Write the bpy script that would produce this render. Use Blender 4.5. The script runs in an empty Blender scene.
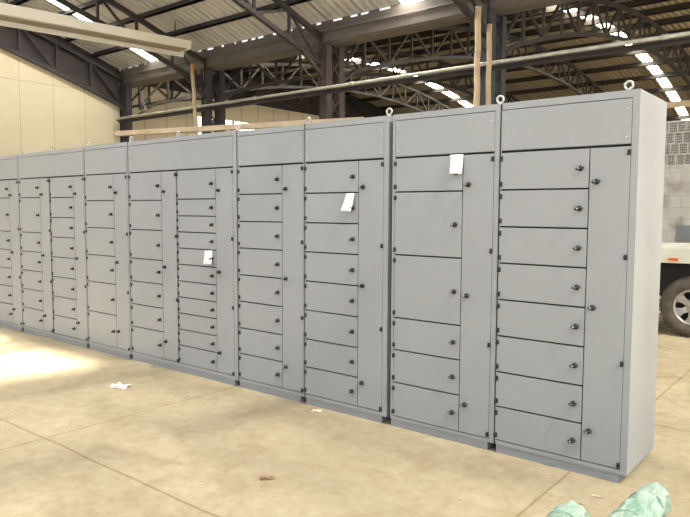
import bpy, bmesh, math, random
from mathutils import Vector, Matrix
random.seed(7)
S = bpy.context.scene
COL = S.collection
R = math.radians

# ------------------------------------------------------------------ materials
def new_mat(name):
    m = bpy.data.materials.new(name); m.use_nodes = True
    nt = m.node_tree
    return m, nt, nt.nodes['Principled BSDF']

def mat(name, col, rough=.5, metal=0, var=.0, scale=8, bump=0, bscale=60, spec=.5):
    m, nt, b = new_mat(name)
    b.inputs['Roughness'].default_value = rough
    b.inputs['Metallic'].default_value = metal
    b.inputs['Specular IOR Level'].default_value = spec
    b.inputs['Base Color'].default_value = (*col, 1)
    tc = nt.nodes.new('ShaderNodeTexCoord')
    if var:
        n = nt.nodes.new('ShaderNodeTexNoise'); n.inputs['Scale'].default_value = scale; n.inputs['Detail'].default_value = 6
        r = nt.nodes.new('ShaderNodeValToRGB')
        r.color_ramp.elements[0].position = .3; r.color_ramp.elements[1].position = .7
        r.color_ramp.elements[0].color = (*[c*(1-var) for c in col], 1)
        r.color_ramp.elements[1].color = (*[min(1, c*(1+var)) for c in col], 1)
        nt.links.new(tc.outputs['Object'], n.inputs['Vector']); nt.links.new(n.outputs['Fac'], r.inputs['Fac'])
        nt.links.new(r.outputs['Color'], b.inputs['Base Color'])
    if bump:
        n2 = nt.nodes.new('ShaderNodeTexNoise'); n2.inputs['Scale'].default_value = bscale; n2.inputs['Detail'].default_value = 4
        bp = nt.nodes.new('ShaderNodeBump'); bp.inputs['Strength'].default_value = bump; bp.inputs['Distance'].default_value = .02
        nt.links.new(tc.outputs['Object'], n2.inputs['Vector']); nt.links.new(n2.outputs['Fac'], bp.inputs['Height'])
        nt.links.new(bp.outputs['Normal'], b.inputs['Normal'])
    return m

def emit(name, col, strength):
    m, nt, b = new_mat(name)
    b.inputs['Base Color'].default_value = (*col, 1)
    b.inputs['Emission Color'].default_value = (*col, 1)
    b.inputs['Emission Strength'].default_value = strength
    return m

CAB = mat('grey_powder_coat', (.292, .311, .330), .38, 0, .02, 3, .05, 180)
PLINTH = mat('blue_grey_plinth_paint', (.25, .268, .29), .5, 0, .03, 4)
GASKET_SHADE = mat('black_gasket_and_seam_shade', (.02, .02, .02), .8)  # gasket black, also stands in for the shade in the cabinet seams
BLACK = mat('black_plastic', (.012, .012, .013), .38)
CHROME = mat('bright_steel', (.55, .55, .53), .3, 1)
ZINC = mat('zinc_plated_steel', (.55, .56, .55), .4, .5)
PAPER = mat('white_paper', (.86, .87, .9), .8)
STEEL = mat('dark_painted_steel', (.036, .032, .031), .6, 0, .25, 3)
STEELB = mat('blue_grey_painted_steel', (.045, .05, .058), .6, 0, .25, 3)
RUST = mat('brown_primed_steel', (.062, .045, .038), .7, 0, .3, 4)
GUTTER = mat('brownish_gutter_sheet', (.13, .112, .098), .65, 0, .15, 2)
DARKCLAD = mat('dark_gable_cladding', (.045, .036, .036), .7, 0, .15, 2)
WOOD = mat('pale_timber', (.54, .425, .27), .7, 0, .15, 6)
WOODO = mat('orange_timber_tip', (.62, .30, .07), .7, 0, .15, 6)
PIPE = mat('pale_galvanised_pipe', (.50, .50, .43), .5, .0, .2, 5)
CREAM = mat('cream_painted_metal', (.80, .77, .68), .5, 0, .04, 3)
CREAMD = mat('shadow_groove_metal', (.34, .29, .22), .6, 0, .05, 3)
GREEN = None
TYRE = mat('dusty_tyre_rubber', (.10, .085, .068), .85, 0, .4, 9, .5, 40)
ALLOY = mat('alloy_wheel', (.50, .50, .48), .3, .7, .05, 6)
TRUCKP = mat('pale_white_car_paint', (.66, .69, .62), .25, 0, .03, 2)
DARKIN = mat('black_wheel_liner', (.012, .011, .011), .9)
ORANGE = mat('orange_lens', (.75, .13, .03), .3)
GLASSD = mat('dark_tinted_glass', (.03, .035, .04), .08)
SHEETG = mat('grey_sheet_metal', (.27, .29, .31), .5, .1, .06, 3)
SCRAPW = mat('dull_white_paper', (.62, .60, .55), .7)
SCRAPB = mat('brown_scrap', (.30, .19, .12), .8, 0, .3, 30)
TIMBERB = mat('far_beam_paint', (.60, .50, .36), .6, 0, .08, 3)
SKYL = emit('translucent_roof_pane', (1, .94, .84), 27.0)
SKYD = emit('dim_translucent_roof_pane', (1, .95, .86), 11.0)  # same panes, glow lowered to keep the end wall from overexposing
SKYF = emit('far_translucent_roof_pane', (1, .90, .72), 14.0)  # panes over the nave behind, glow set lower to keep it dim
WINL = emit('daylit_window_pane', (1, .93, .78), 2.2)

def roof_mat(name, col, joint=1.0, dark=.6):
    """ribbed roof sheet: fine ribs along Y as bump, lap joints every metre along X"""
    m, nt, b = new_mat(name)
    b.inputs['Roughness'].default_value = .55
    g = nt.nodes.new('ShaderNodeNewGeometry'); sx = nt.nodes.new('ShaderNodeSeparateXYZ')
    nt.links.new(g.outputs['Position'], sx.inputs[0])
    def M(op, a, bb=None):
        n = nt.nodes.new('ShaderNodeMath'); n.operation = op
        for i, v in enumerate((a, bb)):
            if v is None: continue
            if isinstance(v, (int, float)): n.inputs[i].default_value = v
            else: nt.links.new(v, n.inputs[i])
        return n.outputs[0]
    fr = M('FRACT', M('MULTIPLY', sx.outputs['X'], 1/joint))
    ln = M('LESS_THAN', fr, .03)
    no = nt.nodes.new('ShaderNodeTexNoise'); no.inputs['Scale'].default_value = .7; no.inputs['Detail'].default_value = 5
    nt.links.new(g.outputs['Position'], no.inputs['Vector'])
    v = M('MULTIPLY', M('SUBTRACT', 1.0, M('MULTIPLY', ln, dark)), M('ADD', .78, M('MULTIPLY', no.outputs['Fac'], .44)))
    mx = nt.nodes.new('ShaderNodeMix'); mx.data_type = 'RGBA'; mx.blend_type = 'MULTIPLY'; mx.inputs[0].default_value = 1
    mx.inputs[6].default_value = (*col, 1); nt.links.new(v, mx.inputs[7])
    nt.links.new(mx.outputs[2], b.inputs['Base Color'])
    bp = nt.nodes.new('ShaderNodeBump'); bp.inputs['Strength'].default_value = .5; bp.inputs['Distance'].default_value = .03
    nt.links.new(M('SINE', M('MULTIPLY', sx.outputs['X'], 2*math.pi/.2)), bp.inputs['Height'])
    nt.links.new(bp.outputs['Normal'], b.inputs['Normal'])
    return m
ROOF1 = roof_mat('pale_roof_sheet', (.60, .585, .56))
ROOF2 = roof_mat('tan_roof_sheet', (.30, .26, .19))

def tinted_mat(name, col, through):
    m, nt, b = new_mat(name)
    b.inputs['Base Color'].default_value = (*col, 1); b.inputs['Roughness'].default_value = .6
    tr = nt.nodes.new('ShaderNodeBsdfTransparent'); mx = nt.nodes.new('ShaderNodeMixShader'); mx.inputs[0].default_value = through
    nt.links.new(b.outputs[0], mx.inputs[1]); nt.links.new(tr.outputs[0], mx.inputs[2])
    nt.links.new(mx.outputs[0], nt.nodes['Material Output'].inputs['Surface'])
    return m
TINTED = tinted_mat('light_band_roof_sheet', (.55, .52, .44), .35)  # part-transparent roofing made up to let banded sunlight through

def wall_mat(name, col, axis, jw, jz, off=0, offz=0, w=.025):
    m, nt, b = new_mat(name)
    b.inputs['Roughness'].default_value = .7
    g = nt.nodes.new('ShaderNodeNewGeometry'); sx = nt.nodes.new('ShaderNodeSeparateXYZ')
    nt.links.new(g.outputs['Position'], sx.inputs[0])
    def M(op, a, bb=None):
        n = nt.nodes.new('ShaderNodeMath'); n.operation = op
        for i, v in enumerate((a, bb)):
            if v is None: continue
            if isinstance(v, (int, float)): n.inputs[i].default_value = v
            else: nt.links.new(v, n.inputs[i])
        return n.outputs[0]
    a = M('LESS_THAN', M('FRACT', M('MULTIPLY', M('ADD', sx.outputs[axis], 100*jw-off), 1/jw)), w/jw)
    c = M('LESS_THAN', M('FRACT', M('MULTIPLY', M('ADD', sx.outputs['Z'], 100*jz-offz), 1/jz)), w/jz)
    ln = M('MAXIMUM', a, c)
    no = nt.nodes.new('ShaderNodeTexNoise'); no.inputs['Scale'].default_value = .6; no.inputs['Detail'].default_value = 6
    nt.links.new(g.outputs['Position'], no.inputs['Vector'])
    v = M('MULTIPLY', M('SUBTRACT', 1.0, M('MULTIPLY', ln, .22)), M('ADD', .9, M('MULTIPLY', no.outputs['Fac'], .2)))
    mx = nt.nodes.new('ShaderNodeMix'); mx.data_type = 'RGBA'; mx.blend_type = 'MULTIPLY'; mx.inputs[0].default_value = 1
    mx.inputs[6].default_value = (*col, 1); nt.links.new(v, mx.inputs[7])
    nt.links.new(mx.outputs[2], b.inputs['Base Color'])
    return m
WALLC = wall_mat('cream_wall_panel', (.74, .66, .47), 'Y', .96, 2.5, 4.66, 5.12-2.5)
WALLC2 = wall_mat('cream_wall_panel_far', (.80, .72, .54), 'Y', 1.02, 9, 16.53, 20, .09)

def floor_mat():
    m, nt, b = new_mat('dusty_concrete')
    g = nt.nodes.new('ShaderNodeNewGeometry'); sx = nt.nodes.new('ShaderNodeSeparateXYZ')
    nt.links.new(g.outputs['Position'], sx.inputs[0])
    def M(op, a, bb=None, cc=None):
        n = nt.nodes.new('ShaderNodeMath'); n.operation = op
        for i, v in enumerate((a, bb, cc)):
            if v is None: continue
            if isinstance(v, (int, float)): n.inputs[i].default_value = v
            else: nt.links.new(v, n.inputs[i])
        return n.outputs[0]
    def noise(sc, det, rough=.55, dist=0):
        n = nt.nodes.new('ShaderNodeTexNoise'); n.inputs['Scale'].default_value = sc; n.inputs['Detail'].default_value = det
        n.inputs['Roughness'].default_value = rough; n.inputs['Distortion'].default_value = dist
        nt.links.new(g.outputs['Position'], n.inputs['Vector']); return n.outputs['Fac']
    def ramp(f, p0, c0, p1, c1):
        r = nt.nodes.new('ShaderNodeValToRGB'); e = r.color_ramp.elements
        e[0].position = p0; e[0].color = (*c0, 1); e[1].position = p1; e[1].color = (*c1, 1)
        nt.links.new(f, r.inputs['Fac']); return r.outputs['Color']
    def mul(a, bb, f=1.0):
        mx = nt.nodes.new('ShaderNodeMix'); mx.data_type = 'RGBA'; mx.blend_type = 'MULTIPLY'
        if isinstance(f, float): mx.inputs[0].default_value = f
        else: nt.links.new(f, mx.inputs[0])
        nt.links.new(a, mx.inputs[6])
        if isinstance(bb, tuple): mx.inputs[7].default_value = (*bb, 1)
        else: nt.links.new(bb, mx.inputs[7])
        return mx.outputs[2]
    base = ramp(noise(.8, 8, .62, .4), .32, (.37, .318, .222), .68, (.455, .398, .288))
    fine = ramp(noise(9, 10, .75), .34, (.80, .77, .72), .62, (1, 1, 1))
    c = mul(base, fine)
    spots = ramp(noise(16, 4, .6), .62, (1, 1, 1), .70, (.74, .66, .56))
    c = mul(c, spots, .7)
    st = ramp(noise(2.3, 5, .6, 1.0), .36, (.80, .76, .70), .50, (1, 1, 1))
    c = mul(c, st, .6)
    # saw-cut control joints, slightly wavering
    wob = M('MULTIPLY', M('SUBTRACT', noise(1.5, 3), .5), .05)
    jx = M('LESS_THAN', M('FRACT', M('MULTIPLY', M('ADD', M('ADD', sx.outputs['X'], wob), 311.42), 1/3.08)), .005)
    jy = M('LESS_THAN', M('FRACT', M('MULTIPLY', M('ADD', M('ADD', sx.outputs['Y'], wob), 309.79), 1/3.08)), .0065)
    c = mul(c, (.66, .60, .52), M('MULTIPLY', M('MAXIMUM', jx, jy), .85))
    nt.links.new(c, b.inputs['Base Color'])
    b.inputs['Roughness'].default_value = .62
    b.inputs['Specular IOR Level'].default_value = .3
    bp = nt.nodes.new('ShaderNodeBump'); bp.inputs['Strength'].default_value = .25; bp.inputs['Distance'].default_value = .01
    nt.links.new(noise(14, 6), bp.inputs['Height']); nt.links.new(bp.outputs['Normal'], b.inputs['Normal'])
    return m
FLOOR = floor_mat()

def plaster_mat():
    m, nt, b = new_mat('stained_white_plaster_block')
    g = nt.nodes.new('ShaderNodeNewGeometry')
    br = nt.nodes.new('ShaderNodeTexBrick')
    mp = nt.nodes.new('ShaderNodeMapping'); mp.inputs['Rotation'].default_value = (R(90), 0, 0)
    nt.links.new(g.outputs['Position'], mp.inputs['Vector']); nt.links.new(mp.outputs['Vector'], br.inputs['Vector'])
    br.inputs['Color1'].default_value = (.80, .78, .76, 1); br.inputs['Color2'].default_value = (.76, .74, .72, 1)
    br.inputs['Mortar'].default_value = (.62, .59, .56, 1); br.inputs['Scale'].default_value = 1
    br.inputs['Brick Width'].default_value = .42; br.inputs['Row Height'].default_value = .21; br.inputs['Mortar Size'].default_value = .006
    n = nt.nodes.new('ShaderNodeTexNoise'); n.inputs['Scale'].default_value = 3.5; n.inputs['Detail'].default_value = 8
    nt.links.new(g.outputs['Position'], n.inputs['Vector'])
    r = nt.nodes.new('ShaderNodeValToRGB'); r.color_ramp.elements[0].position = .34; r.color_ramp.elements[1].position = .5
    r.color_ramp.elements[0].color = (.62, .58, .52, 1); r.color_ramp.elements[1].color = (1, 1, 1, 1)
    nt.links.new(n.outputs['Fac'], r.inputs['Fac'])
    mx = nt.nodes.new('ShaderNodeMix'); mx.data_type = 'RGBA'; mx.blend_type = 'MULTIPLY'; mx.inputs[0].default_value = .8
    nt.links.new(br.outputs['Color'], mx.inputs[6]); nt.links.new(r.outputs['Color'], mx.inputs[7])
    nt.links.new(mx.outputs[2], b.inputs['Base Color']); b.inputs['Roughness'].default_value = .85
    return m
PLASTER = plaster_mat()
BREEZE = mat('pale_breeze_block', (.78, .76, .73), .85, 0, .15, 6)

def film_mat():
    m, nt, b = new_mat('mint_green_wrapping')
    tc = nt.nodes.new('ShaderNodeTexCoord')
    mp = nt.nodes.new('ShaderNodeMapping'); mp.inputs['Scale'].default_value = (7, 2.0, 7); mp.inputs['Rotation'].default_value = (0, 0, R(25))
    nt.links.new(tc.outputs['Object'], mp.inputs['Vector'])
    n = nt.nodes.new('ShaderNodeTexNoise'); n.inputs['Scale'].default_value = 3; n.inputs['Detail'].default_value = 6; n.inputs['Distortion'].default_value = 1.2
    nt.links.new(mp.outputs['Vector'], n.inputs['Vector'])
    r = nt.nodes.new('ShaderNodeValToRGB'); e = r.color_ramp.elements
    e[0].position = .33; e[0].color = (.16, .30, .235, 1); e[1].position = .66; e[1].color = (.44, .57, .49, 1)
    nt.links.new(n.outputs['Fac'], r.inputs['Fac']); nt.links.new(r.outputs['Color'], b.inputs['Base Color'])
    b.inputs['Roughness'].default_value = .32
    bp = nt.nodes.new('ShaderNodeBump'); bp.inputs['Strength'].default_value = .6; bp.inputs['Distance'].default_value = .02
    nt.links.new(n.outputs['Fac'], bp.inputs['Height']); nt.links.new(bp.outputs['Normal'], b.inputs['Normal'])
    return m
GREEN = film_mat()

# ------------------------------------------------------------------ mesh helpers
def box(bm, x0, x1, y0, y1, z0, z1, mi=0, bev=0):
    vs = [bm.verts.new((x, y, z)) for x in (x0, x1) for y in (y0, y1) for z in (z0, z1)]
    idx = ((0, 1, 3, 2), (4, 6, 7, 5), (0, 4, 5, 1), (2, 3, 7, 6), (0, 2, 6, 4), (1, 5, 7, 3))
    fs = [bm.faces.new([vs[i] for i in f]) for f in idx]
    for f in fs: f.material_index = mi
    if bev:
        es = list({e for f in fs for e in f.edges})
        r = bmesh.ops.bevel(bm, geom=es, offset=bev, segments=2, affect='EDGES', profile=.5)
        for f in r['faces']: f.material_index = mi
    return fs

def bar(bm, a, b, w, h, mi=0, up=(0, 0, 1)):
    """rectangular bar from a to b, width w (sideways) and height h (along up)"""
    a, b = Vector(a), Vector(b); d = (b-a).normalized(); u = Vector(up)
    if abs(d.dot(u)) > .98: u = Vector((0, 1, 0)) if abs(d.y) < .9 else Vector((1, 0, 0))
    s = d.cross(u).normalized(); u = s.cross(d)
    ring = [[bm.verts.new(p + s*sx*w/2 + u*sz*h/2) for sx, sz in ((-1, -1), (1, -1), (1, 1), (-1, 1))] for p in (a, b)]
    fs = [bm.faces.new((ring[0][i], ring[0][(i+1) % 4], ring[1][(i+1) % 4], ring[1][i])) for i in range(4)]
    fs += [bm.faces.new(ring[0][::-1]), bm.faces.new(ring[1])]
    for f in fs: f.material_index = mi

def tube(bm, pts, rad, n=12, mi=0, closed=False):
    pts = [Vector(p) for p in pts]; rings = []
    N = len(pts)
    for i, p in enumerate(pts):
        if closed: d = (pts[(i+1) % N]-pts[i-1]).normalized()
        else: d = (pts[min(i+1, N-1)]-pts[max(i-1, 0)]).normalized()
        u = Vector((0, 0, 1)) if abs(d.z) < .9 else Vector((0, 1, 0))
        s = d.cross(u).normalized(); u = s.cross(d)
        r = rad[i] if isinstance(rad, (list, tuple)) else rad
        rings.append([bm.verts.new(p+(s*math.cos(2*math.pi*k/n)+u*math.sin(2*math.pi*k/n))*r) for k in range(n)])
    m = N if closed else N-1
    for i in range(m):
        A, B = rings[i], rings[(i+1) % N]
        for k in range(n):
            f = bm.faces.new((A[k], A[(k+1) % n], B[(k+1) % n], B[k])); f.smooth = True; f.material_index = mi
    if not closed:
        f = bm.faces.new(rings[0][::-1]); f.material_index = mi
        f = bm.faces.new(rings[-1]); f.material_index = mi

def ring_tube(bm, c, R0, r0, axis='Y', n=28, m=10, mi=0):
    pts = []
    for k in range(n):
        a = 2*math.pi*k/n
        pts.append((c[0]+R0*math.cos(a), c[1], c[2]+R0*math.sin(a)))
    rings = []
    for k, p in enumerate(pts):
        a = 2*math.pi*k/n; rad = Vector((math.cos(a), 0, math.sin(a)))
        rings.append([bm.verts.new(Vector(p)+rad*r0*math.cos(2*math.pi*j/m)+Vector((0, 1, 0))*r0*math.sin(2*math.pi*j/m)) for j in range(m)])
    for k in range(n):
        A, B = rings[k], rings[(k+1) % n]
        for j in range(m):
            f = bm.faces.new((A[j], A[(j+1) % m], B[(j+1) % m], B[j])); f.smooth = True; f.material_index = mi

def lathe(bm, prof, c, n=40, mi=0, smooth=True):
    """revolve (radius, y) profile around the Y axis through c"""
    rings = []
    for r, y in prof:
        if r < 1e-6: rings.append([bm.verts.new((c[0], c[1]+y, c[2]))])
        else: rings.append([bm.verts.new((c[0]+r*math.cos(2*math.pi*k/n), c[1]+y, c[2]+r*math.sin(2*math.pi*k/n))) for k in range(n)])
    for A, B in zip(rings, rings[1:]):
        for k in range(n):
            q = [A[k % len(A)], A[(k+1) % len(A)], B[(k+1) % len(B)], B[k % len(B)]]
            u = []
            for v in q:
                if v not in u: u.append(v)
            if len(u) > 2:
                f = bm.faces.new(u); f.smooth = smooth; f.material_index = mi

def prism(bm, poly, axis, a0, a1, mi=0):
    """extrude polygon (list of 2-tuples) along axis ('X': poly=(y,z); 'Y': poly=(x,z))"""
    def P(p, a): return (a, p[0], p[1]) if axis == 'X' else (p[0], a, p[1])
    A = [bm.verts.new(P(p, a0)) for p in poly]; B = [bm.verts.new(P(p, a1)) for p in poly]
    n = len(poly); fs = []
    for i in range(n): fs.append(bm.faces.new((A[i], A[(i+1) % n], B[(i+1) % n], B[i])))
    fs += [bm.faces.new(A[::-1]), bm.faces.new(B)]
    for f in fs: f.material_index = mi
    return fs

def obj(name, bm, mats, parent=None, loc=None):
    bmesh.ops.recalc_face_normals(bm, faces=bm.faces)
    me = bpy.data.meshes.new(name); bm.to_mesh(me); bm.free()
    for m in (mats if isinstance(mats, (list, tuple)) else [mats]): me.materials.append(m)
    o = bpy.data.objects.new(name, me); COL.objects.link(o)
    if parent is not None: o.parent = parent
    if loc is not None: o.location = loc
    return o

def inst(name, me, parent, loc):
    o = bpy.data.objects.new(name, me); COL.objects.link(o); o.parent = parent; o.location = loc
    return o

def tag(o, label, cat, group=None):
    o['label'] = label; o['category'] = cat
    if group: o['group'] = group
    return o

def thing(name, label, cat, loc=(0, 0, 0), group=None):
    o = bpy.data.objects.new(name, None); COL.objects.link(o); o.location = loc; o.empty_display_size = .1
    return tag(o, label, cat, group)

def struct(name, bm, m):
    o = obj(name, bm, m); o['kind'] = 'structure'; return o

# ------------------------------------------------------------------ camera
f = 657.07
pitch, yaw, roll = .0738, -.6796, .0043
cam_d = bpy.data.cameras.new('camera'); cam = bpy.data.objects.new('camera', cam_d); COL.objects.link(cam)
cam_d.sensor_fit = 'HORIZONTAL'; cam_d.sensor_width = 36; cam_d.lens = f/690*36
cam_d.clip_end = 300
fw = Vector((math.sin(yaw)*math.cos(pitch), math.cos(yaw)*math.cos(pitch), -math.sin(pitch)))
rt = Vector((math.cos(yaw), -math.sin(yaw), 0)); up = rt.cross(fw)
rt2 = math.cos(roll)*rt+math.sin(roll)*up; up2 = -math.sin(roll)*rt+math.cos(roll)*up
mw = Matrix((rt2, up2, -fw)).transposed().to_4x4(); mw.translation = (1.0696, -3.9672, 1.6121)
cam.matrix_world = mw
S.camera = cam

# ------------------------------------------------------------------ the row of cabinets
D = .594
def handle_mesh():
    bm = bmesh.new()
    lathe(bm, [(0, 0), (.017, 0), (.017, -.006), (.014, -.012), (0, -.012)], (0, 0, 0), 20, 0)
    # wing lever: lens-shaped grip, thicker at the middle
    secs = [(-.026, .003, .005), (-.018, .007, .009), (-.006, .011, .013), (.006, .011, .013), (.018, .007, .009), (.026, .003, .005)]
    rings = []
    for x, hh, dd in secs:
        rings.append([bm.verts.new((x, -.012-dd*(1+math.cos(a)), hh*math.sin(a)+x*.18)) for a in [2*math.pi*k/10 for k in range(10)]])
    for A, B in zip(rings, rings[1:]):
        for k in range(10):
            fc = bm.faces.new((A[k], A[(k+1) % 10], B[(k+1) % 10], B[k])); fc.smooth = True
    bm.faces.new(rings[0]); bm.faces.new(rings[-1])
    lathe(bm, [(0, -.0385), (.0045, -.0385), (.0055, -.036), (.0055, -.03)], (-.003, 0, 0), 14, 1)
    bmesh.ops.recalc_face_normals(bm, faces=bm.faces)
    me = bpy.data.meshes.new('handle'); bm.to_mesh(me); bm.free()
    me.materials.append(BLACK); me.materials.append(CHROME)
    return me
def hinge_mesh():
    bm = bmesh.new()
    box(bm, -.009, .009, -.008, .0, -.016, .016, 0, .003)
    tube(bm, [(-.006, -.007, -.016), (-.006, -.007, .016)], .005, 8)
    bmesh.ops.recalc_face_normals(bm, faces=bm.faces)
    me = bpy.data.meshes.new('hinge'); bm.to_mesh(me); bm.free(); me.materials.append(BLACK)
    return me
def screw_mesh():
    bm = bmesh.new(); lathe(bm, [(0, -.004), (.004, -.004), (.0065, -.001), (.0065, 0)], (0, 0, 0), 12)
    bmesh.ops.recalc_face_normals(bm, faces=bm.faces)
    me = bpy.data.meshes.new('screw'); bm.to_mesh(me); bm.free(); me.materials.append(CHROME); return me
def eye_mesh():
    bm = bmesh.new()
    ring_tube(bm, (0, 0, .032), .0225, .0068)
    tube(bm, [(0, 0, -.001), (0, 0, .004)], .017, 16); tube(bm, [(0, 0, .003), (0, 0, .014)], .010, 12)
    bmesh.ops.recalc_face_normals(bm, faces=bm.faces)
    me = bpy.data.meshes.new('lifting_eye'); bm.to_mesh(me); bm.free(); me.materials.append(ZINC); return me
HANDLE, HINGE, SCREW, EYE = handle_mesh(), hinge_mesh(), screw_mesh(), eye_mesh()

def plate(name, x0, x1, z0, z1, parent, gx=.0032, gz=.0052):
    bm = bmesh.new()
    box(bm, x0+gx, x1-gx, -.002, .017, z0+gz, z1-gz, 0, .0022)
    return obj(name, bm, CAB, parent)

def cabinet(label, x0, x1, units, eyes, top=2.3, gap=.014, cat='cabinet', hdr=None):
    """units: list of (door_left, divider, tall_right, [z lines])"""
    t = thing('switchgear_cabinet', label, cat, ((x0+x1)/2, 0, 0), 'grey switchgear cabinets in the row')
    ox = (x0+x1)/2
    X = lambda x: x-ox
    bm = bmesh.new()
    a, b = X(x0)+gap, X(x1)-.001
    zl = .058; dl = X(units[0][0]); dr = X(units[-1][2]); zb = units[0][3][-1]; zt = top-.042
    # shell, then a dark recess behind the doors, framed by posts and rails
    box(bm, a, b, .021, D, zl, top)
    box(bm, a, dl, 0, .021, zl, top, 0, .0)
    box(bm, dr, b, 0, .021, zl, top, 0, .0)
    box(bm, dl, dr, 0, .021, zt, top); box(bm, dl, dr, 0, .021, zl, zb)
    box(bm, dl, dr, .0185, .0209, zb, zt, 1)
    if gap > .01: box(bm, X(x0)+.001, a, .006, .06, zl, top-.004, 1)   # black strip added so the seam to the neighbour looks shaded
    obj('carcass', bm, [CAB, GASKET_SHADE], t)
    bm = bmesh.new(); box(bm, a+.004, b-.046, .006, D-.03, 0, zl, 0); obj('plinth', bm, PLINTH, t)
    h = plate('header_panel', dl, dr, 1.992, zt, t)
    for sx in (dl+.03, dr-.03):
        for sz in (2.035, 2.195): inst('screw', SCREW, h, (sx, -.002, sz))
    for ul, ud, ur, zs in units:
        ul, ud, ur = X(ul), X(ud), X(ur)
        for z1, z0 in zip(zs, zs[1:]):
            d = plate('door', ul, ud, z0, z1, t)
            inst('handle', HANDLE, d, (ud-.052, -.002, (z0+z1)/2 + (.0 if z1-z0 < .4 else .0)))
            inst('hinge', HINGE, d, (ul+.008, -.002, z1-.042)); inst('hinge', HINGE, d, (ul+.008, -.002, z0+.038))
        d = plate('tall_door', ud, ur, zs[-1], zs[0], t)
        for hz in (1.785, 1.035, .281): inst('handle', HANDLE, d, (ud+.045, -.002, hz))
        for hz in (1.948, 1.346, .720, .112): inst('hinge', HINGE, d, (ur-.008, -.002, hz))
    for ex in eyes: inst('lifting_eye', EYE, t, (X(ex), .035, top))
    return t

Z8 = [1.987, 1.745, 1.507, 1.270, 1.030, .790, .549, .316, .086]
ZB = [1.988, 1.743, 1.287, .823, .583, .337, .080]
ZE = [1.988, 1.709, 1.548, 1.392, 1.234, 1.075, .911, .753, .594, .432, .275, .092]
ZF = [1.988, 1.701, 1.399, 1.097, .855, .612, .370, .092]
ZG = [1.990, 1.704, 1.402, 1.096, .791, .450, .089]
ZH = [1.988, 1.750, 1.311, 1.067, .823, .582, .338, .082]
cabinet('grey cabinet nearest the camera at the right end, its plain side panel showing', -.8528, 0,
        [(-.843, -.273, -.040, Z8)], [-.075])
cabinet('grey cabinet with two extra-large left doors and a white tag near its top', -1.6938, -.8528,
        [(-1.672, -1.117, -.888, ZB)], [-.872], gap=.0)
cabinet('grey cabinet with eight left doors, white tag hanging over its second door', -2.566, -1.7301,
        [(-2.555, -2.006, -1.772, Z8)], [-1.752, -2.548])
cabinet('grey untagged eight-door cabinet between two cabinets with white tags', -3.3806, -2.566,
        [(-3.357, -2.815, -2.575, Z8)], [])
cabinet('double-width grey cabinet with a stack of eleven narrow doors, white tag on a handle', -5.074, -3.3806,
        [(-5.045, -4.492, -4.252, ZF), (-4.240, -3.667, -3.427, ZE)], [-3.40, -4.255, -5.055], top=2.312)
cabinet('narrow grey cabinet with six large left doors between the two double-width cabinets', -5.9406, -5.074,
        [(-5.918, -5.342, -5.095, ZG)], [-5.89], top=2.312)
cabinet('double-width grey cabinet with plain header and no tag, second from the far left end', -7.547, -5.9406,
        [(-7.510, -6.972, -6.748, ZH), (-6.722, -6.178, -5.952, Z8)], [-7.47, -6.70], top=2.306)
cabinet('grey cabinet cut off by the left edge of the photo, farthest in the row', -8.42, -7.547,
        [(-8.39, -7.805, -7.562, ZH)], [])

# ------------------------------------------------------------------ paper tags
def paper_tag(label, pts, ytop, ybot):
    """pts: top-left, top-right, bottom-right, bottom-left in x,z; a slightly curled sheet on a loop of string"""
    bm = bmesh.new(); n = 6; g = []
    tl, tr, br_, bl = [Vector((p[0], 0, p[1])) for p in pts]
    th = .0015
    for side in (0, 1):
        rows = []
        for i in range(n+1):
            t = i/n; l = tl.lerp(bl, t); r = tr.lerp(br_, t); row = []
            for j in range(4):
                s = j/3; p = l.lerp(r, s)
                y = ytop+(ybot-ytop)*t**1.6 - .006*math.sin(math.pi*s)
                row.append(bm.verts.new((p.x, y+side*th, p.z)))
            rows.append(row)
        g.append(rows)
        for i in range(n):
            for j in range(3):
                fc = bm.faces.new((rows[i][j], rows[i][j+1], rows[i+1][j+1], rows[i+1][j])); fc.smooth = True
    rim = lambda rows: [rows[0][j] for j in range(4)]+[rows[i][3] for i in range(1, n+1)]+[rows[n][j] for j in (2, 1, 0)]+[rows[i][0] for i in range(n-1, 0, -1)]
    a, b = rim(g[0]), rim(g[1])
    for i in range(len(a)): bm.faces.new((a[i], a[(i+1) % len(a)], b[(i+1) % len(a)], b[i]))
    return tag(obj('paper_tag', bm, PAPER), label, 'tag', 'white paper tags on the cabinets')
paper_tag('white paper tag hanging highest, on the cabinet second from right', [(-1.212, 1.989), (-1.111, 1.988), (-1.104, 1.856), (-1.199, 1.858)], -.012, -.047)
paper_tag('white paper tag slanting over the second door of an eight-door cabinet', [(-2.119, 1.739), (-2.038, 1.739), (-2.048, 1.600), (-2.148, 1.605)], -.012, -.047)
paper_tag('smallest white paper tag, hanging low among the eleven narrow doors', [(-3.825, 1.226), (-3.712, 1.232), (-3.688, 1.106), (-3.803, 1.103)], -.012, -.047)

# ------------------------------------------------------------------ hall shell
XW, XW2 = -17.45, -21.6          # end walls of the near nave and of the nave behind
XR = 8.0
Y1, Y2 = 7.85, 8.36              # edges of the valley gutter
CN, CF = -10.15, 20.9            # arch centres
def zr(y, c): return 9.2-(y-c)**2/100 if c < 0 else 8.05-(y-c)**2/74.8
bm = bmesh.new(); box(bm, -40, 16, -14, 40, -.3, 0); struct('floor', bm, FLOOR)

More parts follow.
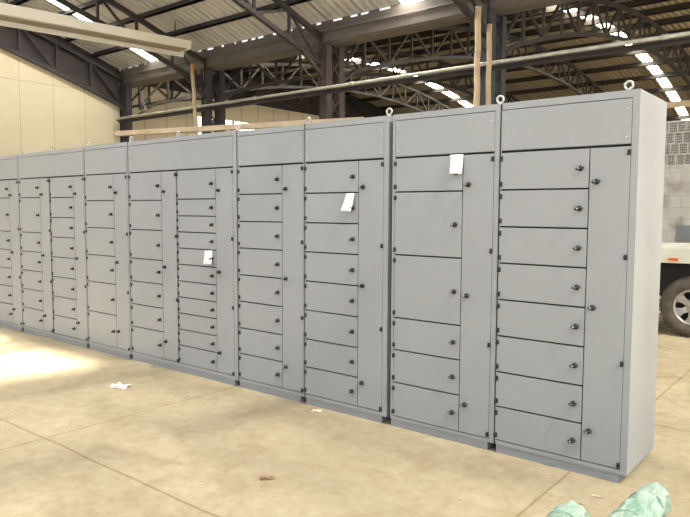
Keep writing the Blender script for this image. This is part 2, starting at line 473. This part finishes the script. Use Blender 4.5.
# end wall, cream up to the bottom chord, dark gable above
ys = [Y1-.1-i*.5 for i in range(30)]
bm = bmesh.new()
prism(bm, [(ys[0], 0)]+[(y, zr(y, CN)-1.2) for y in ys]+[(ys[-1], 0)], 'X', XW-.15, XW)
struct('wall_left', bm, WALLC)
bm = bmesh.new()
prism(bm, [(y, zr(y, CN)-1.2) for y in ys]+[(y, zr(y, CN)-.06) for y in reversed(ys)], 'X', XW-.13, XW-.02)
struct('wall_left_gable', bm, DARKCLAD)
# end wall of the nave behind, with one bright window
bm = bmesh.new()
wy0, wy1, wz0, wz1 = 14.1, 17.4, 4.75, 5.57
for (a, b, c, d) in ((Y1, wy0, 0, 6.45), (wy0, wy1, 0, wz0), (wy0, wy1, wz1, 6.45), (wy1, 33.2, 0, 6.45)):
    box(bm, XW2-.15, XW2, a, b, c, d)
struct('wall_left_behind', bm, WALLC2)
bm = bmesh.new(); box(bm, XW2-.2, XW2-.02, Y1, 33.2, 6.45, 8.3); struct('wall_left_behind_gable', bm, DARKCLAD)
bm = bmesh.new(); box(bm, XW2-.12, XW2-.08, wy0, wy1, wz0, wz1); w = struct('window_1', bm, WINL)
bm = bmesh.new()
for y in (wy0+.9, wy0+2.0): box(bm, XW2-.1, XW2+.0, y-.03, y+.03, wz0, wz1)
obj('window_mullion', bm, STEEL, w)
# side return between the two naves beyond the near end wall
bm = bmesh.new(); box(bm, XW2, XW-.15, Y1-.15, Y1, 0, 6.0); struct('wall_return', bm, WALLC2)
# far side wall, well behind everything
bm = bmesh.new(); box(bm, -40, 16, 33.3, 33.5, 0, 7.9); struct('wall_far', bm, DARKCLAD)

def roof(name, c, segs, m):
    bm = bmesh.new(); n = 26
    for xa, xb, ya, yb in segs:
        pts = [(ya+(yb-ya)*i/n) for i in range(n+1)]
        prism(bm, [(y, zr(y, c)) for y in pts]+[(y, zr(y, c)+.05) for y in reversed(pts)], 'X', xa, xb)
    return struct(name, bm, m)
SK = [(-15.88, -15.36), (-6.95, -6.45), (3.63, 3.98)]  # third strip is unseen, placed to glow and block the sun between bands
NEAR_END = -10.0
def cuts(sk): return [(-22, sk[0][0]), (sk[0][1], sk[1][0]), (sk[1][1], sk[2][0]), (sk[2][1], XR)]
HOLE = (-2.4, 1.4, -4.0, -1.5)   # unseen roof opening added so the sun makes the bright floor patch
full = lambda a, b: (a, b, Y1, NEAR_END)
segs = [full(-22, SK[0][0]), full(SK[0][1], SK[1][0]), full(SK[1][1], HOLE[0]), (HOLE[0], HOLE[1], Y1, HOLE[3]), (HOLE[0], HOLE[1], HOLE[2], NEAR_END), full(1.83, 2.18)]
roof('ceiling.002', CN, [full(HOLE[1], 1.83), full(2.18, SK[2][0]), full(SK[2][1], XR)], TINTED)   # unseen see-through strips added to lay light bands on the floor
roof('ceiling', CN, segs, ROOF1)
SKF = [(-16.75, -16.30), (-6.82, -6.42), (1.9, 2.4)]
roof('ceiling.001', CF, [(a, b, Y2, 33.3) for a, b in cuts(SKF)], ROOF2)

# purlins: run along X under the sheets
def purlins(c, ya, yb, step, x0, x1, m, dp):
    y = ya; k = 0
    while (y > yb if step < 0 else y < yb):
        bm = bmesh.new(); z = zr(y, c)
        box(bm, x0, x1, y-.03, y+.03, z-dp, z-.012)
        box(bm, x0, x1, y-.03, y+.07, z-dp, z-dp+.02)
        o = struct('purlin', bm, m); k += 1
        y += step
purlins(CN, 6.92, NEAR_END, -.85, XW, XR, STEEL, .13)
purlins(CF, Y2+1.7, 33, 1.7, XW2, XR, STEEL, .20)

# translucent roof strips, a pane between every two purlins
def skylight(label, xa, xb, c, ya, yb, step, m):
    t = thing('roof_skylight', label, 'skylight', ((xa+xb)/2, (ya+yb)/2, 0), 'translucent strips in the roofs')
    y = ya; ox, oy = (xa+xb)/2, (ya+yb)/2
    while (y > yb if step < 0 else y < yb):
        y2 = y+step
        if (step < 0 and y2 < yb) or (step > 0 and y2 > yb): y2 = yb
        g = .08 if step > 0 else -.03
        a, b = y+g, y2-g
        bm = bmesh.new(); n = 4; pts = [a+(b-a)*i/n for i in range(n+1)]
        prism(bm, [(p-oy, zr(p, c)-.0) for p in pts]+[(p-oy, zr(p, c)+.03) for p in reversed(pts)], 'X', xa-ox, xb-ox)
        obj('pane', bm, m, t); y = y2
    return t
skylight('bright translucent roof strip crossing behind the long cream beam at upper left', *SK[0], CN, Y1, NEAR_END, -1.75, SKYD)
skylight('bright roof strip whose lower end shows at the top edge of the photo near centre', *SK[1], CN, Y1, NEAR_END, -1.75, SKYL)
skylight('unseen bright roof strip placed above the camera side to shape the floor light', *SK[2], CN, Y1, NEAR_END, -1.75, SKYL)
skylight('farther row of bright roof panes running down behind the pipe above the middle cabinets', *SKF[0], CF, Y2, 33.3, 1.7, SKYF)
skylight('row of bright roof panes descending at upper right above the end cabinet', *SKF[1], CF, Y2, 33.3, 1.7, SKYF)
skylight('row of bright roof panes over the truck side of the hall', *SKF[2], CF, Y2, 33.3, 1.7, SKYF)

# valley gutter along the column line and the ragged closing strip under the roof edge
bm = bmesh.new()
prism(bm, [(Y1-.06, 5.90), (Y1+.0, 5.50), (Y1+.08, 5.44), (Y2-.08, 5.44), (Y2, 5.50), (Y2+.03, 5.84), (Y2-.03, 5.84), (Y2-.10, 5.56), (Y1+.12, 5.56), (Y1-.03, 5.90)], 'X', XW2, XR)
box(bm, XW2, XR, Y1-.10, Y1-.06, 5.70, 5.75)
struct('valley_gutter', bm, GUTTER)
bm = bmesh.new(); x = XW2
while x < XR:
    L_ = random.uniform(.06, .4); box(bm, x, min(XR, x+L_), Y1-.05, Y1-.02, 5.89, 5.952); x += L_+random.uniform(.05, .3)
struct('trim_1', bm, GUTTER)

# ------------------------------------------------------------------ trusses
def truss(label, X, c, ya, yb, step, m=STEEL, w=.10, ot=.36, ob=1.02):
    t = thing('roof_truss', label, 'truss', (X, 0, 0), 'arched roof trusses')
    N = max(2, int(abs(yb-ya)/step)); yy = [ya+(yb-ya)*i/N for i in range(N+1)]
    zt = lambda y: zr(y, c)-ot
    zb = lambda y: zr(y, c)-ob
    bm = bmesh.new()
    for a, b in zip(yy, yy[1:]): bar(bm, (0, a, zt(a)), (0, b, zt(b)), w, .11)
    obj('top_chord', bm, m, t)
    bm = bmesh.new()
    for a, b in zip(yy, yy[1:]): bar(bm, (0, a, zb(a)), (0, b, zb(b)), w, .10)
    obj('bottom_chord', bm, m, t)
    for i, y in enumerate(yy):
        bm = bmesh.new(); bar(bm, (0, y, zb(y)), (0, y, zt(y)), .06, .06); obj('upright', bm, m, t)
    for i, (a, b) in enumerate(zip(yy, yy[1:])):
        bm = bmesh.new()
        if i % 2 == 0: bar(bm, (0, a, zb(a)), (0, b, zt(b)), .055, .055)
        else: bar(bm, (0, a, zt(a)), (0, b, zb(b)), .055, .055)
        obj('diagonal', bm, m, t)
    return t
names_near = {-17.35: 'dark arched roof truss against the cream end wall at far left',
              -13.4: 'brown roof truss over the near nave, crossing behind the end of the cream beam',
              -9.2: 'brown roof truss over the near nave running up from the middle column',
              -4.97: 'roof truss over the near nave running up from the large right-hand column',
              -.8: 'roof truss over the near nave above the right end of the cabinet row'}
for X, l in names_near.items(): truss(l, X, CN, Y1-.05, NEAR_END, 1.02, STEEL, ob=1.0 if X > -17 else 1.2)
names_far = {-21.5: 'farthest arched truss against the wall of the nave behind',
             -17.35: 'arched truss of the nave behind, springing from the column at the cream wall',
             -13.4: 'arched truss of the nave behind, springing from the slim paired column',
             -9.2: 'arched truss of the nave behind, springing from the middle column',
             -4.97: 'large dark arched truss at upper right springing from the large column',
             -.8: 'arched truss of the nave behind nearest the truck'}
for X, l in names_far.items(): truss(l, X, CF, Y2+.05, 33.2, 1.05, ot=.27, ob=1.15)

# columns: two posts with X lacing and knee braces
def column(label, X, m, pw=.20, single=False):
    YC = (Y1+Y2)/2
    t = thing('lattice_column', label, 'column', (X, YC, 0), 'steel columns behind the cabinets')
    for y in ((Y1+.02-YC,) if single else (Y1+.02-YC, Y2-.02-YC)):
        bm = bmesh.new()
        box(bm, -pw/2, pw/2, y-.07, y+.07, 0, 5.44)
        box(bm, -pw/2-.015, -pw/2, y-.10, y+.10, 0, 5.44); box(bm, pw/2, pw/2+.015, y-.10, y+.10, 0, 5.44)
        obj('post', bm, m, t)
    bm = bmesh.new(); z = .2; k = 0
    a, b = Y1+.05-YC, Y2-.05-YC
    while z < 5.2 and not single:
        for xx in (-pw/2+.02, pw/2-.02):
            bar(bm, (xx, a, z), (xx, b, z+.45), .012, .04); bar(bm, (xx, b, z), (xx, a, z+.45), .012, .04)
        z += .45
    if single: bm.free()
    else: obj('lacing', bm, m, t)
    bm = bmesh.new()
    bar(bm, (0, a, 4.6), (0, a-.85, zr(Y1-.8, CN)-1.05), .06, .06); obj('knee_brace', bm, RUST, t)
    bm = bmesh.new()
    bar(bm, (0, b, 4.6), (0, b+.85, zr(Y2+.8, CF)-1.1), .06, .06); obj('knee_brace', bm, RUST, t)
    bm = bmesh.new(); box(bm, -.2, .2, a-.15, b+.15, 0, .02); obj('base_plate', bm, m, t)
    return t
column('broad dark column at the corner of the cream end wall', -17.3, STEEL, .36, True)
column('slim paired column beside the leaning timber pole', -13.4, STEEL)
column('brown rusty paired column above the middle of the cabinet row', -9.1, RUST)
column('large dark paired column behind the second cabinet from right', -4.97, STEELB, .22)
column('paired column behind the right end of the cabinet row', -.8, STEELB, .24)

# conduit pipe and the dark rail under it
bm = bmesh.new(); tube(bm, [(-17.3, 7.55, 4.38), (3, 7.55, 4.38)], .036, 12)
for x in (-11.2, -8.1, -4.95, -1.75): tube(bm, [(x, 7.55, 4.38), (x+.10, 7.55, 4.38)], .046, 12)
tag(obj('long_pipe', bm, PIPE), 'long pale pipe running along the columns above the cabinets', 'pipe')
bm = bmesh.new(); box(bm, -17.3, 3, 7.62, 7.70, 4.262, 4.315); box(bm, -17.3, 3, 7.52, 7.74, 4.315, 4.33)
tag(obj('steel_rail', bm, STEEL), 'dark steel rail directly under the long pale pipe', 'rail')

# lattice beam across the nave behind (far runner)
bm = bmesh.new(); box(bm, -17, 6, 22.0, 22.15, 5.33, 5.54)
tag(obj('runner_beam', bm, TIMBERB), 'pale horizontal beam above the perforated block wall at far right', 'beam')

# ------------------------------------------------------------------ timber and the cream beam
def pole(label, a, b, r0, r1, tip=None):
    bm = bmesh.new(); a, b = Vector(a), Vector(b); n = 22
    pts = [a.lerp(b, i/n)+Vector((math.sin(i*1.7)*.006, math.cos(i*2.3)*.006, 0)) for i in range(n+1)]
    tube(bm, pts, [r0+(r1-r0)*i/n for i in range(n+1)], 12)
    if tip:
        for fc in bm.faces:
            if fc.calc_center_median().z > tip: fc.material_index = 1
    return tag(obj('timber_pole', bm, [WOOD, WOODO]), label, 'pole', 'timber poles behind the cabinets')
pole('thick pale upright timber pole left of the large right-hand column', (-4.72, 7.0, 0), (-4.72, 7.0, 5.28), .058, .056)
pole('thinner shaded timber pole standing close beside the thick upright one', (-4.60, 7.22, 0), (-4.60, 7.22, 5.0), .05, .047)
pole('leaning timber pole with an orange tip above the wide cabinet', (-12.70, 7.2, 0), (-13.17, 7.2, 5.42), .062, .045, 5.12)
t = thing('timber_rail', 'long pale timber board held level just above the cabinet tops at left', 'rail', (-5.5, 1.65, 0))
L0, L1 = Vector((-7.17, 1.2, 2.65)), Vector((-3.6, 2.16, 2.65)); o0 = Vector((-5.5, 1.65, 0))
bm = bmesh.new(); bar(bm, L0-o0, L1-o0, .10, .062); obj('board', bm, WOOD, t)
for q in (.5, .9):
    p = L0.lerp(L1, q)-o0; bm = bmesh.new(); box(bm, p.x-.04, p.x+.04, p.y-.04, p.y+.04, 0, 2.62); obj('post', bm, WOOD, t)

# long cream beam with grooved underside, seen from below
dirn = Vector((-.16, -.987, 0)).normalized(); P0 = Vector((-12.85, 6.78, 5.58))
side = Vector((dirn.y, -dirn.x, 0))
t = thing('overhead_beam', 'long cream beam with grooved underside slung below the roof at upper left', 'beam', P0)
def extr(name, prof, l0, l1, m):
    bm = bmesh.new()
    A = [bm.verts.new(dirn*l0+side*s+Vector((0, 0, z))) for s, z in prof]; B = [bm.verts.new(dirn*l1+side*s+Vector((0, 0, z))) for s, z in prof]
    n = len(prof)
    for i in range(n): bm.faces.new((A[i], A[(i+1) % n], B[(i+1) % n], B[i]))
    bm.faces.new(A[::-1]); bm.faces.new(B)
    return obj(name, bm, m, t)
LB = 9.0
extr('fascia', [(-.2, .08), (-.24, .27), (.24, .27), (.2, .08)], 0, 2.9, CREAM)
extr('fascia', [(-.2, .09), (-.25, .30), (.25, .30), (.2, .09)], 2.9, LB, CREAM)
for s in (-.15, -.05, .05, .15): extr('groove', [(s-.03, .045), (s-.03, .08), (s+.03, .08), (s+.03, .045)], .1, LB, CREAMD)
extr('lip', [(.17, -.06), (.17, .10), (.215, .10), (.215, -.06)], 0, LB, CREAM)
extr('web_plate', [(-.18, .079), (-.18, .10), (.18, .10), (.18, .079)], .05, LB, CREAM)
extr('end_cap', [(-.2, .07), (-.24, .27), (.24, .27), (.215, -.06), (.17, -.06), (.17, .07)], -.02, 0, CREAM)
for l in (.3, 4.2):
    bm = bmesh.new(); p = dirn*l; zz = zr(P0.y+p.y, CN)-.1-P0.z
    tube(bm, [p+Vector((0, 0, .26)), p+Vector((0, 0, zz))], .015, 8); obj('hanger_rod', bm, STEEL, t)

# ------------------------------------------------------------------ perforated block wall behind the truck
WX0, WX1, WY = -4.3, 4.0, 9.0
bm = bmesh.new(); box(bm, WX0, WX1, WY, WY+.16, 0, 2.42); struct('wall_back', bm, PLASTER)
bm = bmesh.new()
bw, bh = .142, .195; row = 0
for r_ in range(4):
    z0 = 2.42+r_*bh; off = (.35, .0, .6, .25)[r_]*bw; x = WX0-off
    box(bm, WX0, WX1, WY+.01, WY+.15, z0, z0+.03)
    while x < 1.2:
        x2 = x+bw
        box(bm, x-.016, x+.016, WY, WY+.16, z0, z0+bh)
        for k in (1, 2, 3): box(bm, x+k*bw/4-.005, x+k*bw/4+.005, WY+.005, WY+.15, z0+.02, z0+bh-.005)
        for k in (1, 2, 3): box(bm, x, x2, WY+.005, WY+.15, z0+.03+k*(bh-.03)/4-.006, z0+.03+k*(bh-.03)/4+.006)
        x = x2
box(bm, WX0, WX1, WY+.0, WY+.16, 2.42+4*bh, 2.42+4*bh+.03)
struct('wall_back_screen', bm, BREEZE)

t = thing('metal_sheet', 'grey metal sheet leaning on the stained wall behind the truck bonnet', 'sheet', (-.6, 8.79, 0))
bm = bmesh.new(); prism(bm, [(-.02, 0), (.17, 1.36), (.19, 1.36), (.0, 0)], 'X', -1.13, 1.4); obj('panel', bm, SHEETG, t)
bm = bmesh.new(); prism(bm, [(.16, 1.33), (.165, 1.365), (.2, 1.365), (.195, 1.33)], 'X', -1.14, 1.41); obj('rim', bm, SHEETG, t)

# ------------------------------------------------------------------ pickup truck
xw, zw, TY = -.70, .39, 5.25
t = thing('pickup_truck', 'pale white pickup truck with large dusty wheel behind the end cabinet', 'truck', (xw, TY, 0))
def arch(cx, r, z0, n=14, a0=180, a1=0):
    return [(cx+r*math.cos(R(a0+(a1-a0)*i/n)), z0+r*.98*math.sin(R(a0+(a1-a0)*i/n))) for i in range(n+1)]
fr = -.92; rear = 3.35; wb = 2.75
low = [(fr, .52)]
low += [(-.66, .52), (-.64, .80), (-.54, .945), (.42, .955), (.55, .80), (.60, .50)]
low += [(wb-.55, .50), (wb-.52, .80), (wb-.42, .93), (wb+.42, .93), (wb+.52, .80), (wb+.55, .52), (rear, .52)]
upp = [(rear, 1.14), (.95, 1.13), (fr+.12, 1.095), (fr, 1.04)]
bm = bmesh.new(); prism(bm, low+upp, 'Y', 0, .09); prism(bm, low+upp, 'Y', 1.61, 1.70)
box(bm, fr, fr+.06, .09, 1.61, .55, 1.05); box(bm, rear-.05, rear, .09, 1.61, .55, 1.14)
bmesh.ops.bevel(bm, geom=[e for e in bm.edges if e.calc_face_angle(0) > .7 and e.calc_length() > .3], offset=.012, segments=2, affect='EDGES')
obj('body', bm, TRUCKP, t)
bm = bmesh.new()
prism(bm, [(fr+.02, 1.09), (fr+.1, 1.135), (.55, 1.165), (1.0, 1.155), (1.0, 1.12), (fr+.1, 1.08)], 'Y', .015, 1.685)
bmesh.ops.bevel(bm, geom=[e for e in bm.edges if e.calc_length() > .5], offset=.015, segments=3, affect='EDGES')
obj('bonnet', bm, TRUCKP, t)
bm = bmesh.new(); box(bm, fr+.08, rear-.06, .10, 1.60, .50, 1.06); obj('inner_liner', bm, DARKIN, t)
bm = bmesh.new(); prism(bm, [(.8, 1.13), (1.35, 1.74), (2.25, 1.76), (2.4, 1.13)], 'Y', .08, 1.62)
bmesh.ops.bevel(bm, geom=list(bm.edges), offset=.03, segments=2, affect='EDGES'); obj('cab', bm, TRUCKP, t)
for y in (.065, 1.605):
    bm = bmesh.new(); prism(bm, [(1.0, 1.2), (1.42, 1.66), (2.2, 1.68), (2.3, 1.2)], 'Y', y, y+.03); obj('side_window', bm, GLASSD, t)
bm = bmesh.new(); A = [(.86, 1.2), (1.31, 1.70), (1.29, 1.72), (.84, 1.22)]; prism(bm, A, 'Y', .18, 1.52); obj('windscreen', bm, GLASSD, t)
bm = bmesh.new(); box(bm, fr-.12, fr+.02, .05, 1.65, .48, .68, 0, .03); obj('bumper', bm, DARKIN, t)
bm = bmesh.new()
prism(bm, [(-.325, .995), (-.29, 1.012), (-.19, 1.012), (-.185, .978), (-.29, .978)], 'Y', -.012, .01); obj('side_marker', bm, ORANGE, t)
def wheel(x, y, s):
    bm = bmesh.new()
    prof = [(.225, .02), (.235, .0), (.30, -.012), (.355, .0), (.385, .03), (.392, .08), (.392, .18), (.38, .22), (.30, .24), (.225, .23), (.225, .02)]
    lathe(bm, [(r, yy*s) for r, yy in prof], (x, y, zw), 56)
    for k in range(40):   # tread lugs at the shoulder
        a = 2*math.pi*k/40; c, sn = math.cos(a), math.sin(a)
        for rr, y0 in ((.386, .035), (.393, .13)):
            p = Vector((x+rr*c, y+s*y0, zw+rr*sn)); bar(bm, p-Vector((0, .03, 0)), p+Vector((0, .035, 0)), .012, .035, 0, (-sn, 0, c))
    ty = obj('tyre', bm, TYRE, t)
    bm = bmesh.new()
    lathe(bm, [(.228, .025*s), (.232, .01*s), (.222, .005*s), (.205, .02*s), (.2, .05*s), (.2, .2*s)], (x, y, zw), 48)
    lathe(bm, [(0, .03*s), (.045, .03*s), (.055, .04*s), (.085, .045*s), (.09, .06*s)], (x, y, zw), 32)
    for k in range(6):
        a = 2*math.pi*(k+.4)/6; e = Vector((math.cos(a), 0, math.sin(a))); tn = Vector((-math.sin(a), 0, math.cos(a))); c = Vector((x, y, zw))
        v = []
        for rr, w_, yy in ((.06, .042, .05), (.13, .036, .035), (.205, .070, .025)):
            v.append([bm.verts.new(c+e*rr+tn*w_*sg+Vector((0, s*(yy+dy), 0))) for sg in (-1, 1) for dy in (0, .03)])
        for A, B in zip(v, v[1:]):
            for i, j in ((0, 2), (2, 3), (3, 1), (1, 0)): bm.faces.new((A[i], A[j], B[j], B[i]))
    obj('rim', bm, ALLOY, ty)
    bm = bmesh.new(); lathe(bm, [(0, .09*s), (.2, .09*s), (.2, .1*s)], (x, y, zw), 32); obj('dark_backing_disc', bm, DARKIN, ty)  # dark disc closing off the rim behind the spokes
    bm = bmesh.new(); lathe(bm, [(0, -.0*s), (.025, .0*s), (.04, .012*s), (.045, .035*s)], (x, y, zw), 24); obj('hub_cap', bm, SHEETG, ty)
for x in (0, wb):
    wheel(x, -.005, 1); wheel(x, 1.705, -1)

# ------------------------------------------------------------------ green wrapped rolls
def roll(label, far, near, r, seed):
    rnd = random.Random(seed)
    far, near = Vector(far), Vector(near); ax = (near-far); L_ = ax.length; ax.normalize()
    s = ax.cross(Vector((0, 0, 1))).normalized(); u = Vector((0, 0, 1))
    t = thing('wrapped_roll', label, 'roll', (far.x, far.y, 0), 'green wrapped rolls on the floor')
    o = Vector((far.x, far.y, 0)); c0 = far-o
    bm = bmesh.new(); n = 40; m = 46; rings = []
    ph = [rnd.uniform(0, 6.28) for _ in range(8)]
    for i in range(m+1):
        q = i/m; l = q*L_
        wr = .006*math.sin(l*38+ph[0])+.004*math.sin(l*71+ph[1])
        ring = []
        for k in range(n):
            a = 2*math.pi*k/n
            rr = r+wr*.45+.005*math.sin(3*a+l*9+ph[2])+.003*math.sin(7*a-l*26+ph[3])+.002*math.sin(13*a+l*47+ph[4])
            e = min(q, 1-q)*L_
            if e < .03: rr -= .018*(1-e/.03)**2
            p = c0+ax*l+(s*math.cos(a)+u*math.sin(a))*rr
            p.z = max(p.z, .0015)
            ring.append(bm.verts.new(p))
        rings.append(ring)
    for A, B in zip(rings, rings[1:]):
        for k in range(n):
            fc = bm.faces.new((A[k], A[(k+1) % n], B[(k+1) % n], B[k])); fc.smooth = True
    bm.faces.new(rings[0]); bm.faces.new(rings[-1])
    obj('wrapping', bm, GREEN, t)
    bm = bmesh.new()
    c = c0-ax*.004; tube(bm, [c, c+ax*.02], r*.80, 28); obj('roll_core', bm, SCRAPB, t)
    for l0 in (.18, .46):
        bm = bmesh.new()
        rg = [c0+ax*(l0+.012*math.sin(k/40*12.6))+(s*math.cos(2*math.pi*k/40)+u*math.sin(2*math.pi*k/40))*(r+.004) for k in range(40)]
        rg = [Vector((p.x, p.y, max(p.z, .004))) for p in rg]
        tube(bm, rg, .004, 6, 0, True)
        obj('string', bm, GREEN, t)
    return t
roll('mint green wrapped roll lying beside the base of the end cabinet, right one of two', (.222, -.25, .085), (.175, -1.25, .085), .083, 3)
roll('mint green wrapped roll at the bottom edge, left one of two', (-.035, -.72, .080), (-.09, -1.6, .080), .078, 5)

# ------------------------------------------------------------------ scraps on the floor
def scrap(name, label, cat, x, y, sx, sy, h, m, seed, rz=0):
    rnd = random.Random(seed); bm = bmesh.new(); n = 8; g = []
    for i in range(n+1):
        g.append([bm.verts.new(((i/n-.5)*sx*(1+.15*rnd.uniform(-1, 1)), (j/n-.5)*sy*(1+.2*rnd.uniform(-1, 1)), .002+h*rnd.random()**1.5)) for j in range(n+1)])
    for i in range(n):
        for j in range(n): bm.faces.new((g[i][j], g[i+1][j], g[i+1][j+1], g[i][j+1]))
    o = obj(name, bm, m); o.location = (x, y, 0.0005); o.rotation_euler = (0, 0, rz)
    sm = o.modifiers.new('thick', 'SOLIDIFY'); sm.thickness = .001
    return tag(o, label, cat)
scrap('paper_scrap', 'crumpled white paper lying on the floor left of centre', 'paper', -4.2, -.69, .19, .12, .025, SCRAPW, 1, .3)
scrap('paper_scrap', 'small flat white scrap on the floor at the foot of the middle cabinets', 'paper', -2.35, -.085, .08, .05, .008, SCRAPW, 2, .5)
scrap('brown_chip', 'brown torn chip lying alone on the open floor at bottom centre', 'debris', -1.70, -1.275, .09, .035, .012, SCRAPB, 3, .9)
scrap('brown_chip', 'tiny pale chip on the floor between the end cabinet and the green rolls', 'debris', -.085, -.262, .05, .022, .008, SCRAPW, 4, .2)

# ------------------------------------------------------------------ light
W = bpy.data.worlds.new('world'); S.world = W; W.use_nodes = True
bg = W.node_tree.nodes['Background']; bg.inputs['Color'].default_value = (.86, .915, 1.0, 1); bg.inputs['Strength'].default_value = .80
sun_d = bpy.data.lights.new('sun', 'SUN'); sun_d.energy = 14.0; sun_d.angle = R(2.2); sun_d.color = (1, .93, .78)
sun = bpy.data.objects.new('sun', sun_d); COL.objects.link(sun)
el, az = R(52), R(11)            # from the open right side, slightly from the front
dv = Vector((-math.cos(el)*math.cos(az), math.cos(el)*math.sin(az), -math.sin(el)))
sun.rotation_euler = dv.to_track_quat('-Z', 'Y').to_euler()
S.view_settings.view_transform = 'Standard'; S.view_settings.look = 'None'
S.view_settings.gamma = 1; S.view_settings.use_curve_mapping = False
S.view_settings.exposure = 0.75
